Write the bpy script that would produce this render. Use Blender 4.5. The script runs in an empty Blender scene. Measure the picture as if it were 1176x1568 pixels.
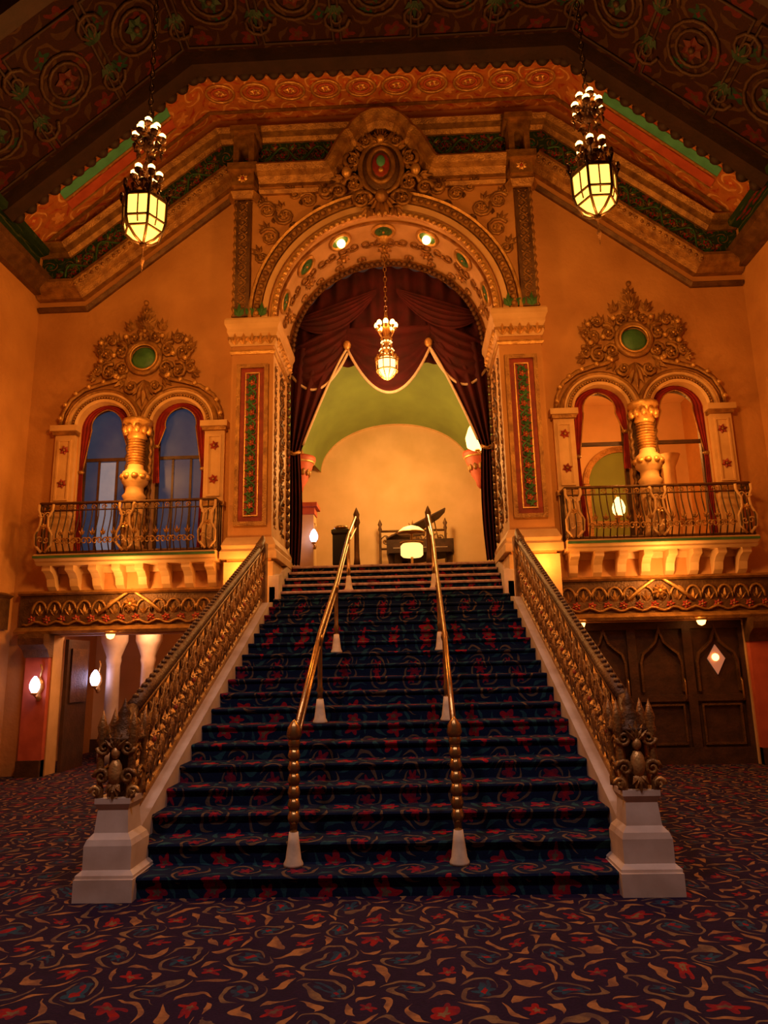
import bpy, math, random
from mathutils import Vector, Matrix
from mathutils.geometry import tessellate_polygon
random.seed(7)
pi=math.pi; sin=math.sin; cos=math.cos
scn=bpy.context.scene
try:
    scn.view_settings.view_transform='Standard'
    scn.view_settings.look='None'
except Exception: pass

# ---------------------------------------------------------------- materials
class NT:
    def __init__(s,name):
        s.m=bpy.data.materials.new(name); s.m.use_nodes=True
        s.t=s.m.node_tree; s.n=s.t.nodes; s.l=s.t.links
        s.b=s.n['Principled BSDF']
    def put(s,sock,v):
        if isinstance(v,bpy.types.NodeSocket): s.l.new(v,sock)
        else: sock.default_value=v
    def ma(s,op,a,b=0.0,c=0.0):
        n=s.n.new('ShaderNodeMath'); n.operation=op
        s.put(n.inputs[0],a); s.put(n.inputs[1],b)
        if op in('MULTIPLY_ADD',): s.put(n.inputs[2],c)
        return n.outputs[0]
    def mix(s,f,a,b,mode='MIX'):
        n=s.n.new('ShaderNodeMix'); n.data_type='RGBA'; n.blend_type=mode
        s.put(n.inputs[0],f)
        s.put(n.inputs[6],a if isinstance(a,bpy.types.NodeSocket) else (*a,1))
        s.put(n.inputs[7],b if isinstance(b,bpy.types.NodeSocket) else (*b,1))
        return n.outputs[2]
    def obj(s):
        n=s.n.new('ShaderNodeTexCoord'); return n.outputs['Object']
    def noise(s,v,scale,det=3):
        n=s.n.new('ShaderNodeTexNoise'); s.l.new(v,n.inputs['Vector'])
        n.inputs['Scale'].default_value=scale; n.inputs['Detail'].default_value=det
        return n.outputs['Fac']
    def ramp(s,f,lo,hi):
        n=s.n.new('ShaderNodeMapRange'); s.put(n.inputs[0],f)
        n.inputs[1].default_value=lo; n.inputs[2].default_value=hi
        return n.outputs[0]
    def bump(s,h,st,dist=0.02):
        n=s.n.new('ShaderNodeBump'); n.inputs['Strength'].default_value=st
        n.inputs['Distance'].default_value=dist; s.l.new(h,n.inputs['Height'])
        s.l.new(n.outputs[0],s.b.inputs['Normal'])

def mat(name,c1,c2=None,scale=3,rough=.6,metal=0,bump=0,bscale=20,emit=None,es=0):
    k=NT(name); b=k.b
    b.inputs['Roughness'].default_value=rough; b.inputs['Metallic'].default_value=metal
    o=k.obj()
    f=k.ramp(k.noise(o,scale,4),.3,.7)
    c2=c2 or tuple(x*.8 for x in c1)
    k.put(b.inputs['Base Color'],k.mix(f,c1,c2))
    if bump: k.bump(k.noise(o,bscale,3),bump)
    if emit:
        b.inputs['Emission Color'].default_value=(*emit,1); b.inputs['Emission Strength'].default_value=es
    return k.m

def carpet(name,base,flower,swirl,fl2,dot,T,mode='floor',rough=.95,bump=.3,warp=.3,wear=.55,fs=1.0):
    k=NT(name); o=k.obj()
    sep=k.n.new('ShaderNodeSeparateXYZ'); k.l.new(o,sep.inputs[0])
    X,Y,Z=sep.outputs
    U=X
    if mode=='floor': V=Y
    elif mode=='stair': V=k.ma('ADD',Y,Z)
    elif mode=='ceil': U=k.ma('ADD',X,0.0); V=Y
    elif mode=='wall': V=Z
    nz=k.noise(o,2.2,2); nz2=k.noise(o,3.1,2)
    U=k.ma('ADD',U,k.ma('MULTIPLY',nz,warp*T)); V=k.ma('ADD',V,k.ma('MULTIPLY',nz2,warp*T))
    def cell(off):
        a=k.ma('SUBTRACT',k.ma('FRACT',k.ma('ADD',k.ma('DIVIDE',U,T),off)),.5)
        c=k.ma('SUBTRACT',k.ma('FRACT',k.ma('ADD',k.ma('DIVIDE',V,T),off)),.5)
        r=k.ma('SQRT',k.ma('ADD',k.ma('MULTIPLY',a,a),k.ma('MULTIPLY',c,c)))
        th=k.ma('ARCTAN2',c,a)
        return r,th
    r1,t1=cell(100.0); r2,t2=cell(100.5)
    def petal(r,t,n,R,amp):
        return k.ma('LESS_THAN',r,k.ma('ADD',k.ma('MULTIPLY',k.ma('COSINE',k.ma('MULTIPLY',t,n)),amp),R))
    sw=k.ma('SINE',k.ma('ADD',k.ma('MULTIPLY',t1,4.0),k.ma('MULTIPLY',r1,22.0)))
    sw=k.ma('MULTIPLY',k.ma('GREATER_THAN',sw,.25),k.ma('MULTIPLY',k.ma('GREATER_THAN',r1,.27),k.ma('LESS_THAN',r1,.38)))
    sw2=k.ma('SINE',k.ma('SUBTRACT',k.ma('MULTIPLY',t2,3.0),k.ma('MULTIPLY',r2,36.0)))
    sw2=k.ma('MULTIPLY',k.ma('GREATER_THAN',sw2,.5),k.ma('MULTIPLY',k.ma('GREATER_THAN',r2,.17),k.ma('LESS_THAN',r2,.33)))
    big=k.noise(o,.9,2)
    c=k.mix(big,base,tuple(x*.55 for x in base))
    c=k.mix(sw,c,swirl)
    c=k.mix(sw2,c,dot)
    c=k.mix(petal(r1,t1,5.0,.16*fs,.05*fs),c,flower)
    c=k.mix(petal(r1,t1,5.0,.06*fs,.02*fs),c,dot)
    c=k.mix(petal(r2,t2,6.0,.12,.04),c,fl2)
    c=k.mix(petal(r2,t2,4.0,.045,.01),c,flower)
    fz=k.noise(o,60,2); wr=k.ramp(k.noise(o,9,3),.42,.6)
    c=k.mix(k.ma('MULTIPLY',wr,wear),c,base)
    c=k.mix(.35,c,k.mix(fz,(0,0,0),(1,1,1)),'SOFT_LIGHT')
    k.put(k.b.inputs['Base Color'],c)
    k.b.inputs['Roughness'].default_value=rough
    k.b.inputs['Specular IOR Level'].default_value=.15
    if bump: k.bump(fz,bump,.01)
    return k.m

m_wall=mat('plaster',(.60,.30,.09),(.44,.20,.055),1.1,.75,0,.5,12)
m_cream=mat('cream_stone',(.72,.46,.21),(.54,.32,.12),2.5,.6,0,.15,25)
m_base=mat('pale_marble',(.76,.64,.52),(.56,.43,.32),4,.45,0,.05,20)
m_gold=mat('old_gold',(.46,.24,.06),(.20,.09,.025),7,.45,.45,.5,40)
m_gold2=mat('dark_gold',(.18,.09,.03),(.08,.035,.013),6,.5,.4,.5,40)
m_bright=mat('bright_gilt',(.78,.47,.15),(.44,.23,.06),9,.38,.5,.3,50)
m_green=mat('green_paint',(.06,.20,.06),(.03,.11,.04),6,.5,0,.3,30)
m_dgreen=mat('dark_green_paint',(.02,.06,.03),(.012,.035,.02),6,.6)
m_dred=mat('dark_red_paint',(.10,.012,.008),(.06,.008,.005),6,.6)
m_red=mat('red_paint',(.36,.04,.015),(.20,.02,.01),6,.6,0,.3,30)
m_teal=mat('teal_paint',(.10,.42,.26),(.07,.3,.18),5,.6)
m_rose=mat('rose_paint',(.55,.11,.05),(.40,.07,.03),5,.6)
m_frieze=carpet('painted_frieze',(.025,.055,.022),(.24,.025,.012),(.09,.10,.03),(.02,.16,.09),(.22,.11,.03),.36,'wall',.6,.3)
m_paint=carpet('painted_border',(.52,.17,.04),(.68,.32,.10),(.34,.05,.018),(.46,.08,.02),(.68,.38,.13),.55,'ceil',.7,.1)
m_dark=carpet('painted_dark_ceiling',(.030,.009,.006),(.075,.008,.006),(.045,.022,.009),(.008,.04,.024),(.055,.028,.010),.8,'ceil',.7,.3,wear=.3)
m_beam=mat('dark_beam',(.035,.013,.007),(.018,.007,.004),3,.7,0,.4,12)
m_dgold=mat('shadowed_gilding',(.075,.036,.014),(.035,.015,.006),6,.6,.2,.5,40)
m_iron=mat('wrought_iron',(.05,.035,.02),(.09,.05,.02),8,.45,.6)
m_wood=mat('dark_oak',(.085,.035,.014),(.04,.018,.008),6,.5,0,.3,25)
m_brass=mat('brass',(.62,.38,.13),(.34,.19,.06),9,.28,.85,.1,30)
m_drape=mat('maroon_velvet',(.075,.003,.005),(.035,.002,.003),4,.9)
m_wdrape=mat('red_drape',(.30,.012,.008),(.15,.006,.004),5,.9)
m_fringe=mat('fringe',(.78,.62,.42),None,20,.8)
m_lobby=mat('lobby_plaster',(.76,.50,.26),(.62,.40,.18),1.5,.8)
m_vault=mat('green_vault',(.22,.28,.06),(.17,.21,.05),1.5,.8)
m_black=mat('black_lacquer',(.015,.01,.008),None,4,.2)
m_blue=mat('blue_panel',(.04,.06,.12),(.015,.02,.05),3,.5,emit=(.12,.22,.5),es=.09)
m_pane=mat('pale_blue_pane',(.2,.25,.32),(.1,.14,.22),3,.5,emit=(.3,.4,.6),es=.26)
m_floor=carpet('floor_carpet',(.020,.010,.038),(.24,.010,.012),(.30,.15,.06),(.015,.055,.10),(.17,.11,.06),.42,'floor',warp=.9,wear=.5,fs=.8)
m_stair=carpet('stair_carpet',(.005,.013,.048),(.27,.006,.018),(.016,.065,.085),(.18,.008,.025),(.13,.085,.05),.42,'stair',wear=.35,warp=.6)
m_nose=mat('lit_nosing',(.60,.40,.34),(.30,.15,.13),14,.6)  # pale colour paints the light caught on the top step edges
def emi(name,c,s): return mat(name,c,c,3,.5,emit=c,es=s)
e_lant=emi('lantern_glass',(1,.40,.055),4.2)
e_bulb=emi('bulb',(1,.42,.10),11)
e_chan=emi('crystal_glow',(1,.52,.16),4.5)
e_cool=emi('cool_globe',(.66,.60,1),10)
e_amber=emi('amber_lens',(1,.36,.08),9)
e_lamp=emi('warm_shade',(1,.55,.14),5)
e_dim=emi('dim_shade',(1,.56,.15),2.0)

# ---------------------------------------------------------------- builder
class B:
    def __init__(s,name):
        s.name=name; s.v=[]; s.f=[]; s.mi=[]; s.sm=[]; s.mats=[]; s.M=Matrix()
    def add(s,vs,fs,m,smooth=False):
        if m not in s.mats: s.mats.append(m)
        k=s.mats.index(m); o=len(s.v)
        s.v+= [tuple(s.M@Vector(p)) for p in vs]
        for f in fs:
            s.f.append([i+o for i in f]); s.mi.append(k); s.sm.append(smooth)
    def box(s,x0,x1,y0,y1,z0,z1,m):
        v=[(x,y,z) for x in(x0,x1) for y in(y0,y1) for z in(z0,z1)]
        s.add(v,[(0,1,3,2),(4,6,7,5),(0,4,5,1),(2,3,7,6),(0,2,6,4),(1,5,7,3)],m)
    def plate(s,outer,holes,y0,y1,m,plane='xz',mside=None):
        loops=[outer]+list(holes)
        tri=tessellate_polygon([[Vector((a,b,0)) for a,b in l] for l in loops])
        flat=[p for l in loops for p in l]; n=len(flat)
        if plane=='xz': f=lambda a,b,y:(a,y,b)
        elif plane=='yz': f=lambda a,b,y:(y,a,b)
        else: f=lambda a,b,y:(a,b,y)
        v=[f(a,b,y0) for a,b in flat]+[f(a,b,y1) for a,b in flat]
        fs=[tuple(t) for t in tri]+[tuple(i+n for i in t) for t in tri]
        s.add(v,fs,m)
        fs=[];o=0
        for l in loops:
            k=len(l)
            for i in range(k):
                j=(i+1)%k; fs.append((o+i,o+j,o+j+n,o+i+n))
            o+=k
        s.add(v,fs,mside or m)
    def sweep(s,path,prof,m,plane='xz',closed=False,smooth=False):
        n=len(path); V=[]
        P=[Vector(p) for p in path]
        for i in range(n):
            if closed: a=P[i-1];c=P[(i+1)%n]
            else: a=P[max(i-1,0)];c=P[min(i+1,n-1)]
            d1=(P[i]-a); d2=(c-P[i])
            if d1.length<1e-7:d1=d2
            if d2.length<1e-7:d2=d1
            d1=d1.normalized();d2=d2.normalized()
            n1=Vector((-d1.y,d1.x)); n2=Vector((-d2.y,d2.x))
            nn=(n1+n2); nn=nn.normalized() if nn.length>1e-5 else n1
            k=1/max(.3,nn.dot(n1))
            for(q,y) in prof:
                p=P[i]+nn*q*k
                V.append((p.x,y,p.y) if plane=='xz' else (p.x,p.y,y) if plane=='xy' else (y,p.x,p.y))
        k=len(prof); fs=[]
        for i in range(n if closed else n-1):
            j=(i+1)%n
            for a in range(k):
                b_=(a+1)%k
                fs.append((i*k+a,i*k+b_,j*k+b_,j*k+a))
        if not closed: fs+= [tuple(range(k)),tuple((n-1)*k+a for a in range(k))]
        s.add(V,fs,m,smooth)
    def tube(s,pts,r,m,n=6,closed=False):
        pts=[Vector(p) for p in pts]; N=len(pts)
        if N<2: return
        R=r if isinstance(r,(list,tuple)) else [r]*N
        V=[];up=None
        for i in range(N):
            a=pts[i-1] if (i>0 or closed) else pts[0]; c=pts[(i+1)%N] if (i<N-1 or closed) else pts[-1]
            t=(c-a)
            if t.length<1e-8:t=Vector((0,0,1))
            t.normalize()
            if up is None:
                up=Vector((0,0,1)) if abs(t.z)<.9 else Vector((0,1,0))
            u=(up-t*up.dot(t))
            if u.length<1e-6:u=t.orthogonal()
            u.normalize(); w=t.cross(u); up=u
            for k in range(n):
                an=2*pi*k/n; V.append(pts[i]+(u*cos(an)+w*sin(an))*R[i])
        fs=[]
        for i in range(N if closed else N-1):
            j=(i+1)%N
            for k in range(n):
                l=(k+1)%n; fs.append((i*n+k,i*n+l,j*n+l,j*n+k))
        if not closed: fs+=[tuple(range(n)),tuple((N-1)*n+k for k in range(n))]
        s.add([tuple(v) for v in V],fs,m,True)
    def lathe(s,prof,c,m,n=16,smooth=True,rot=None,phase=0):
        V=[];
        for r,z in prof:
            for k in range(n):
                a=2*pi*k/n+phase; p=Vector((r*cos(a),r*sin(a),z))
                if rot: p=rot@p
                V.append(tuple(p+Vector(c)))
        fs=[(i*n+k,i*n+(k+1)%n,(i+1)*n+(k+1)%n,(i+1)*n+k) for i in range(len(prof)-1) for k in range(n)]
        fs+=[tuple(range(n)),tuple((len(prof)-1)*n+k for k in range(n))]
        s.add(V,fs,m,smooth)
    def ball(s,c,r,m,n=8,k=5):
        if not isinstance(r,(tuple,list)): r=(r,r,r)
        V=[(c[0],c[1],c[2]-r[2])];
        for i in range(1,k):
            a=-pi/2+pi*i/k
            for j in range(n):
                t=2*pi*j/n; V.append((c[0]+r[0]*cos(a)*cos(t),c[1]+r[1]*cos(a)*sin(t),c[2]+r[2]*sin(a)))
        V.append((c[0],c[1],c[2]+r[2])); L=len(V)-1
        fs=[(0,1+(j+1)%n,1+j) for j in range(n)]
        for i in range(k-2):
            for j in range(n):
                a=1+i*n+j;b=1+i*n+(j+1)%n; fs.append((a,b,b+n,a+n))
        fs+=[(L,1+(k-2)*n+j,1+(k-2)*n+(j+1)%n) for j in range(n)]
        s.add(V,fs,m,True)
    def grid(s,fn,nu,nv,m,thick=0):
        V=[fn(i/nu,j/nv) for j in range(nv+1) for i in range(nu+1)]
        fs=[(j*(nu+1)+i,j*(nu+1)+i+1,(j+1)*(nu+1)+i+1,(j+1)*(nu+1)+i) for j in range(nv) for i in range(nu)]
        s.add(V,fs,m,True)
    # relief elements: P(s,t,d) maps band coords to space
    def leaf(s,P,a,t,ang,L,w,m,h=.03,d=0):
        ca,sa=cos(ang),sin(ang)
        def q(u,v,dd): return P(a+u*ca-v*sa,t+u*sa+v*ca,d+dd)
        V=[q(0,0,0),q(L*.45,w/2,0),q(L*.45,0,h),q(L*.45,-w/2,0),q(L,0,h*.4),q(L*.2,w*.3,0),q(L*.2,-w*.3,0)]
        s.add(V,[(0,2,5),(5,2,1),(0,6,2),(6,3,2),(1,2,4),(2,3,4)],m,False)
    def fan(s,P,a,t,ang,L,w,m,n=5,spread=1.6,h=.03,d=0):
        for i in range(n):
            o=(i-(n-1)/2)/(max(1,(n-1)/2)); s.leaf(P,a,t,ang+o*spread/2,L*(1-.3*abs(o)),w,m,h,d)
    def flower(s,P,a,t,R,m,m2,n=6,h=.03,d=0):
        for i in range(n): s.leaf(P,a,t,2*pi*i/n+.3,R,R*.75,m,h,d)
        c=P(a,t,d+h*.6); s.ball(c,R*.28,m2,6,4)
    def spiral(s,P,a,t,R,r,m,turns=1.4,start=0,dr=1,d=.01,N=14):
        pts=[];rad=[]
        for i in range(N+1):
            u=i/N; an=start+dr*2*pi*turns*u; q=R*(1-.85*u)
            pts.append(P(a+q*cos(an),t+q*sin(an),d)); rad.append(r*(1-.45*u))
        s.tube(pts,rad,m,5)
    def rinceau(s,P,L,h,m,m2,per=None,r=None,d=.01,leaves=True):
        per=per or h*1.5; n=max(1,round(L/per)); per=L/n; r=r or h*.045
        A=h*.32
        s.tube([P(L*i/(n*10),A*sin(2*pi*n*i/(n*10)),d) for i in range(n*10+1)],r,m,5)
        for i in range(2*n):
            sc=(i+.5)*per/2; sg=1 if i%2==0 else -1
            s.spiral(P,sc,-sg*h*.08,h*.30,r*.9,m,1.3,sg*pi/2,-sg,d)
            s.flower(P,sc,-sg*h*.08,h*.15,m2,m,5,h*.1,d)
            if leaves:
                s.leaf(P,sc+per*.2,sg*h*.2,sg*.9,h*.3,h*.14,m,h*.08,d)
                s.leaf(P,sc-per*.2,sg*h*.2,pi-sg*.9,h*.3,h*.14,m,h*.08,d)
                s.leaf(P,sc+per*.22,-sg*h*.22,-sg*.7,h*.26,h*.12,m2,h*.08,d)
    def beads(s,pts,r,m):
        for p in pts: s.ball(p,r,m,6,4)
    def done(s,bev=0,parent=None):
        me=bpy.data.meshes.new(s.name); me.from_pydata(s.v,[],s.f)
        for m in s.mats: me.materials.append(m)
        for p,k,sm in zip(me.polygons,s.mi,s.sm): p.material_index=k; p.use_smooth=sm
        me.update()
        import bmesh
        bm=bmesh.new(); bm.from_mesh(me); bmesh.ops.recalc_face_normals(bm,faces=bm.faces); bm.to_mesh(me); bm.free()
        o=bpy.data.objects.new(s.name,me); scn.collection.objects.link(o)
        if bev:
            k=o.modifiers.new('bevel','BEVEL'); k.width=bev; k.segments=2; k.limit_method='ANGLE'
        if parent: o.parent=parent
        return o

def arc(cx,cz,r,a0,a1,n): return [(cx+r*cos(math.radians(a0+(a1-a0)*i/n)),cz+r*sin(math.radians(a0+(a1-a0)*i/n))) for i in range(n+1)]
def PW(y,ox=0,oz=0): return lambda a,t,d:(ox+a,y-d,oz+t)
def PV(y,ox,oz): return lambda a,t,d:(ox+t,y-d,oz+a)       # vertical band
def PL(y,p0,p1,off=0):
    p0=Vector(p0);p1=Vector(p1);u=(p1-p0).normalized();n=Vector((-u.y,u.x))
    def f(a,t,d):
        q=p0+u*a+n*(t+off); return (q.x,y-d,q.y)
    return f

# ---------------------------------------------------------------- dimensions
D=11.7; HW=1.95; SP=7.6; SX=6.35; XO=2.68
WC=4.31; WN=3.65; WF=4.97
WH=.46
def window_loop(cx,hw=WH,z0=3.5,sp=5.78): return [(cx-hw,z0),(cx+hw,z0)]+arc(cx,sp,hw,0,180,18)

# back wall
b=B('wall_back')
outer=[(-SX,0),(-SX,9.3),(-3.25,12.05),(3.25,12.05),(SX,9.3),(SX,0),(5.6,0),(5.6,2.2),(2.95,2.2),(2.95,0),(XO,0),(XO,10.6),(-XO,10.6),(-XO,0),(-2.95,0),(-2.95,2.2),(-5.6,2.2),(-5.6,0)]
b.plate(outer,[window_loop(c) for c in(-WF,-WN,WN,WF)],D,D+.35,m_wall,mside=m_cream)
b.done()

b=B('floor'); b.box(-SX-.3,SX+.3,-4,15.2,-.2,0,m_floor); b.done()
for sg,nm in((-1,'wall_left'),(1,'wall_right')):
    b=B(nm); b.M=Matrix.Scale(sg,4,(1,0,0))
    b.box(SX,SX+.3,-4,D+3.5,0,9.35,m_wall)
    b.done()
    b=B('trim_side_cornice'); b.M=Matrix.Scale(sg,4,(1,0,0))
    b.sweep([(-4,8.3),(D-.2,8.3)],[(0,SX),(0,SX-.12),(.1,SX-.16),(.2,SX-.3),(.32,SX-.32),(.36,SX-.14),(.36,SX)],m_gold2,'yz')
    b.sweep([(-4,2.55),(D-.2,2.55)],[(-.25,SX),(-.25,SX-.06),(.25,SX-.06),(.3,SX-.12),(.35,SX)],m_gold2,'yz')
    b.sweep([(-4,9.0),(D-.2,9.0)],[(-.34,SX),(-.34,SX-.05),(.05,SX-.05),(.1,SX-.2),(.2,SX-.22),(.2,SX)],m_frieze,'yz')
    b.done()
    b=B('baseboard_side'); b.M=Matrix.Scale(sg,4,(1,0,0))
    b.sweep([(-4,0),(D-.15,0)],[(0,SX),(0,SX-.06),(.22,SX-.06),(.27,SX-.02),(.27,SX)],m_wood,'yz'); b.done()

# ceiling
cp=[(-SX,9.2),(-3.25,11.95),(3.25,11.95),(SX,9.2)]
b=B('ceiling')
prof_out=[(-SX-.3,9.2-.28)]+cp[1:3]+[(SX+.3,9.2-.28),(SX+.3,9.35),(3.35,12.3),(-3.35,12.3),(-SX-.3,9.35)]
b.plate(prof_out,[],10.45,D+.35,m_paint)
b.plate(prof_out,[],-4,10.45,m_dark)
for Y in(-2,.4,2.8,5.2,7.6,10.1):
    b.sweep(cp,[(0,Y),(-.22,Y+.04),(-.22,Y+.31),(0,Y+.35)],m_beam)
for(p0,p1) in zip(cp[:-1],cp[1:]):
    p0=Vector(p0);p1=Vector(p1);L=(p1-p0).length;u=(p1-p0)/L;nn=Vector((-u.y,u.x))
    n=round(L/.26)
    for i in range(n):
        q=p0+u*(i+.5)*L/n-nn*.16
        b.ball((q.x,10.46,q.y),(.12,.09,.12),m_beam,8,5)
        q=p0+u*(i+.5)*L/n-nn*.02
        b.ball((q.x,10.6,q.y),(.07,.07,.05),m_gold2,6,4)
    n=max(2,round(L/1.25))
    def PC(Yc,p0=p0,u=u,nn=nn): return lambda a,t,d:((p0+u*a-nn*d).x,Yc+t,(p0+u*a-nn*d).y)
    for Yr in(9.15,6.7,4.2):
        for i in range(n):
            a=(i+.5)*L/n
            for rr in(.42,.28):
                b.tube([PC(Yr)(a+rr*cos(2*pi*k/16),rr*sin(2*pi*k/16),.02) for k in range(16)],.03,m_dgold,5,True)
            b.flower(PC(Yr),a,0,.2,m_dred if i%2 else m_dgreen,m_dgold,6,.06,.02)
            P=PC(Yr); w=L/n/2-.06
            b.tube([P(a-w,-.85,.02),P(a+w,-.85,.02),P(a+w,.85,.02),P(a-w,.85,.02)],.03,m_beam,5,True)
        for i in range(n+1):
            a=i*L/n
            for s2 in(1,-1):
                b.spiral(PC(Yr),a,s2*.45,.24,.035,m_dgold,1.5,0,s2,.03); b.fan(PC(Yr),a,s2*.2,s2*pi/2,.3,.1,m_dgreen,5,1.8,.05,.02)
    for i in range(n*2):
        a=(i+.5)*L/(n*2); P=PC(11.02)
        if abs(u.y)<.1:
            b.tube([P(a+.26*cos(2*pi*k/16),.2*sin(2*pi*k/16),.02) for k in range(16)],.025,m_bright,5,True)
            b.tube([P(a+.15*cos(2*pi*k/16),.11*sin(2*pi*k/16),.02) for k in range(16)],.018,m_rose,5,True)
            b.flower(P,a,0,.09,m_bright,m_rose,6,.03,.01)
    for t0,t1,mm in((10.62,10.66,m_gold),(11.42,11.5,m_gold)):
        b.add([PC(0)(0,t0,.03),PC(0)(L,t0,.03),PC(0)(L,t1,.03),PC(0)(0,t1,.03)],[(0,1,2,3)],mm)
    if abs(u.y)>.1:
        for t0,t1,mm in((10.72,10.92,m_teal),(10.93,10.97,m_bright),(11.0,11.2,m_rose),(11.22,11.26,m_bright)):
            b.add([PC(0)(.95,t0,.03),PC(0)(L-.75,t0,.03),PC(0)(L-.75,t1,.03),PC(0)(.95,t1,.03)],[(0,1,2,3)],mm)
b.done()

# gable cornices + frieze
gp=[(-SX+.02,8.25),(-5.5,8.25),(-2.72,10.5),(2.72,10.5),(5.5,8.25),(SX-.02,8.25)]
b=B('trim_gable_cornice')
y=D
low=[(0,y),(0,y-.12),(.06,y-.2),(.1,y-.28),(.22,y-.34),(.28,y-.33),(.30,y-.18),(.36,y-.16),(.36,y)]
thin=[(-.22,y),(-.22,y-.06),(-.16,y-.1),(-.12,y-.05),(-.12,y)]
for q in(gp[:3],gp[3:]):
    b.sweep(q,low,m_gold); b.sweep(q,thin,m_gold2)
up=[(.86,y),(.86,y-.08),(.92,y-.14),(.95,y-.26),(1.03,y-.32),(1.06,y-.3),(1.1,y-.1),(1.1,y)]
b.sweep(gp,up,m_gold)
b.sweep(gp,[(.36,y),(.36,y-.04),(.86,y-.04),(.86,y)],m_frieze)
for p0,p1 in zip(gp[1:-2],gp[2:-1]):
    L=(Vector(p1)-Vector(p0)).length
    b.rinceau(PL(y-.04,p0,p1,.61),L,.46,m_green,m_red,.7)
    b.rinceau(PL(y-.03,p0,p1,.61),L,.4,m_gold2,m_gold,.35)
    n=int(L/.12)
    b.beads([PL(y-.3,p0,p1,.15)((i+.5)*L/n,0,.03) for i in range(n)] if p0[1]!=p1[1] else [],.03,m_gold)
b.done()

# ---------------------------------------------------------------- archway (portal)
b=B('archway')
YF=11.42; YB=12.95
out=[(-XO,0),(-XO,10.6),(XO,10.6),(XO,0),(HW,0)]+arc(0,SP,HW,0,180,40)+[(-HW,0)]
b.plate(out,[],YF,YB,m_wall,mside=m_cream)
A=arc(0,SP,1.0,180,0,48)
def ring(r,prof,m,smooth=False): b.sweep([(x*r,SP+(z-SP)*r) for x,z in A],prof,m,smooth=smooth)
ring(HW,[(-.05,YF-.02),(-.05,YF-.1),(.03,YF-.12),(.06,YF-.05),(.06,YF-.02)],m_bright)
ring(2.06,[(0,YF),(0,YF-.05),(.1,YF-.07),(.1,YF)],m_cream)
ring(2.18,[(0,YF),(0,YF-.09),(.12,YF-.13),(.12,YF)],m_gold)
ring(2.33,[(0,YF),(0,YF-.12),(.03,YF-.15),(.06,YF-.12),(.06,YF)],m_bright)
ring(HW,[(-.1,YB-.12),(-.1,YB-.02),(.02,YB),(.02,YB-.12)],m_gold)
ring(HW,[(-.04,11.55),(-.04,11.6),(.02,11.6),(.02,11.55)],m_gold)
n=54
for i in range(n):
    a=pi*(i+.5)/n
    b.ball((2.24*cos(a),YF-.13,SP+2.24*sin(a)),.05,m_gold,6,4)
    b.ball(((HW-.03)*cos(a),YF-.12,SP+(HW-.03)*sin(a)),.045,m_bright,6,4)
    b.ball(((HW-.1)*cos(a),YB-.14,SP+(HW-.1)*sin(a)),.055,m_gold2,6,4)
def PS(ang):
    def f(a,t,d):
        r=HW-d; an=ang+a/HW; return (r*cos(an),12.1+t,SP+r*sin(an))
    return f
for k,dg in enumerate((90,115,65,139,41,163,17)):
    an=math.radians(dg); P=PS(an)
    b.tube([P(.2*cos(2*pi*j/20),.2*sin(2*pi*j/20)-.25,.03) for j in range(20)],.035,m_bright,6,True)
    V=[P(.18*cos(2*pi*j/20),.18*sin(2*pi*j/20)-.25,.02) for j in range(20)]
    b.add(V,[tuple(range(20))],m_green)
    if dg in(115,65):
        c=P(0,-.25,.07); b.ball(c,.085,e_bulb,10,6)
    else: b.flower(P,0,-.25,.1,m_green,m_bright,6,.03,.03)
    b.flower(P,0,.35,.16,m_gold,m_bright,8,.04,.02)
for i in range(13):
    an=math.radians(6+i*14); P=PS(an+.0)
    b.spiral(P,.13,.1,.13,.022,m_gold,1.3,0,1,.03); b.spiral(P,-.13,.1,.13,.022,m_gold,1.3,pi,-1,.03)
    b.fan(P,0,.5,pi/2,.25,.1,m_gold,3,1.2,.04,.02)
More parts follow.
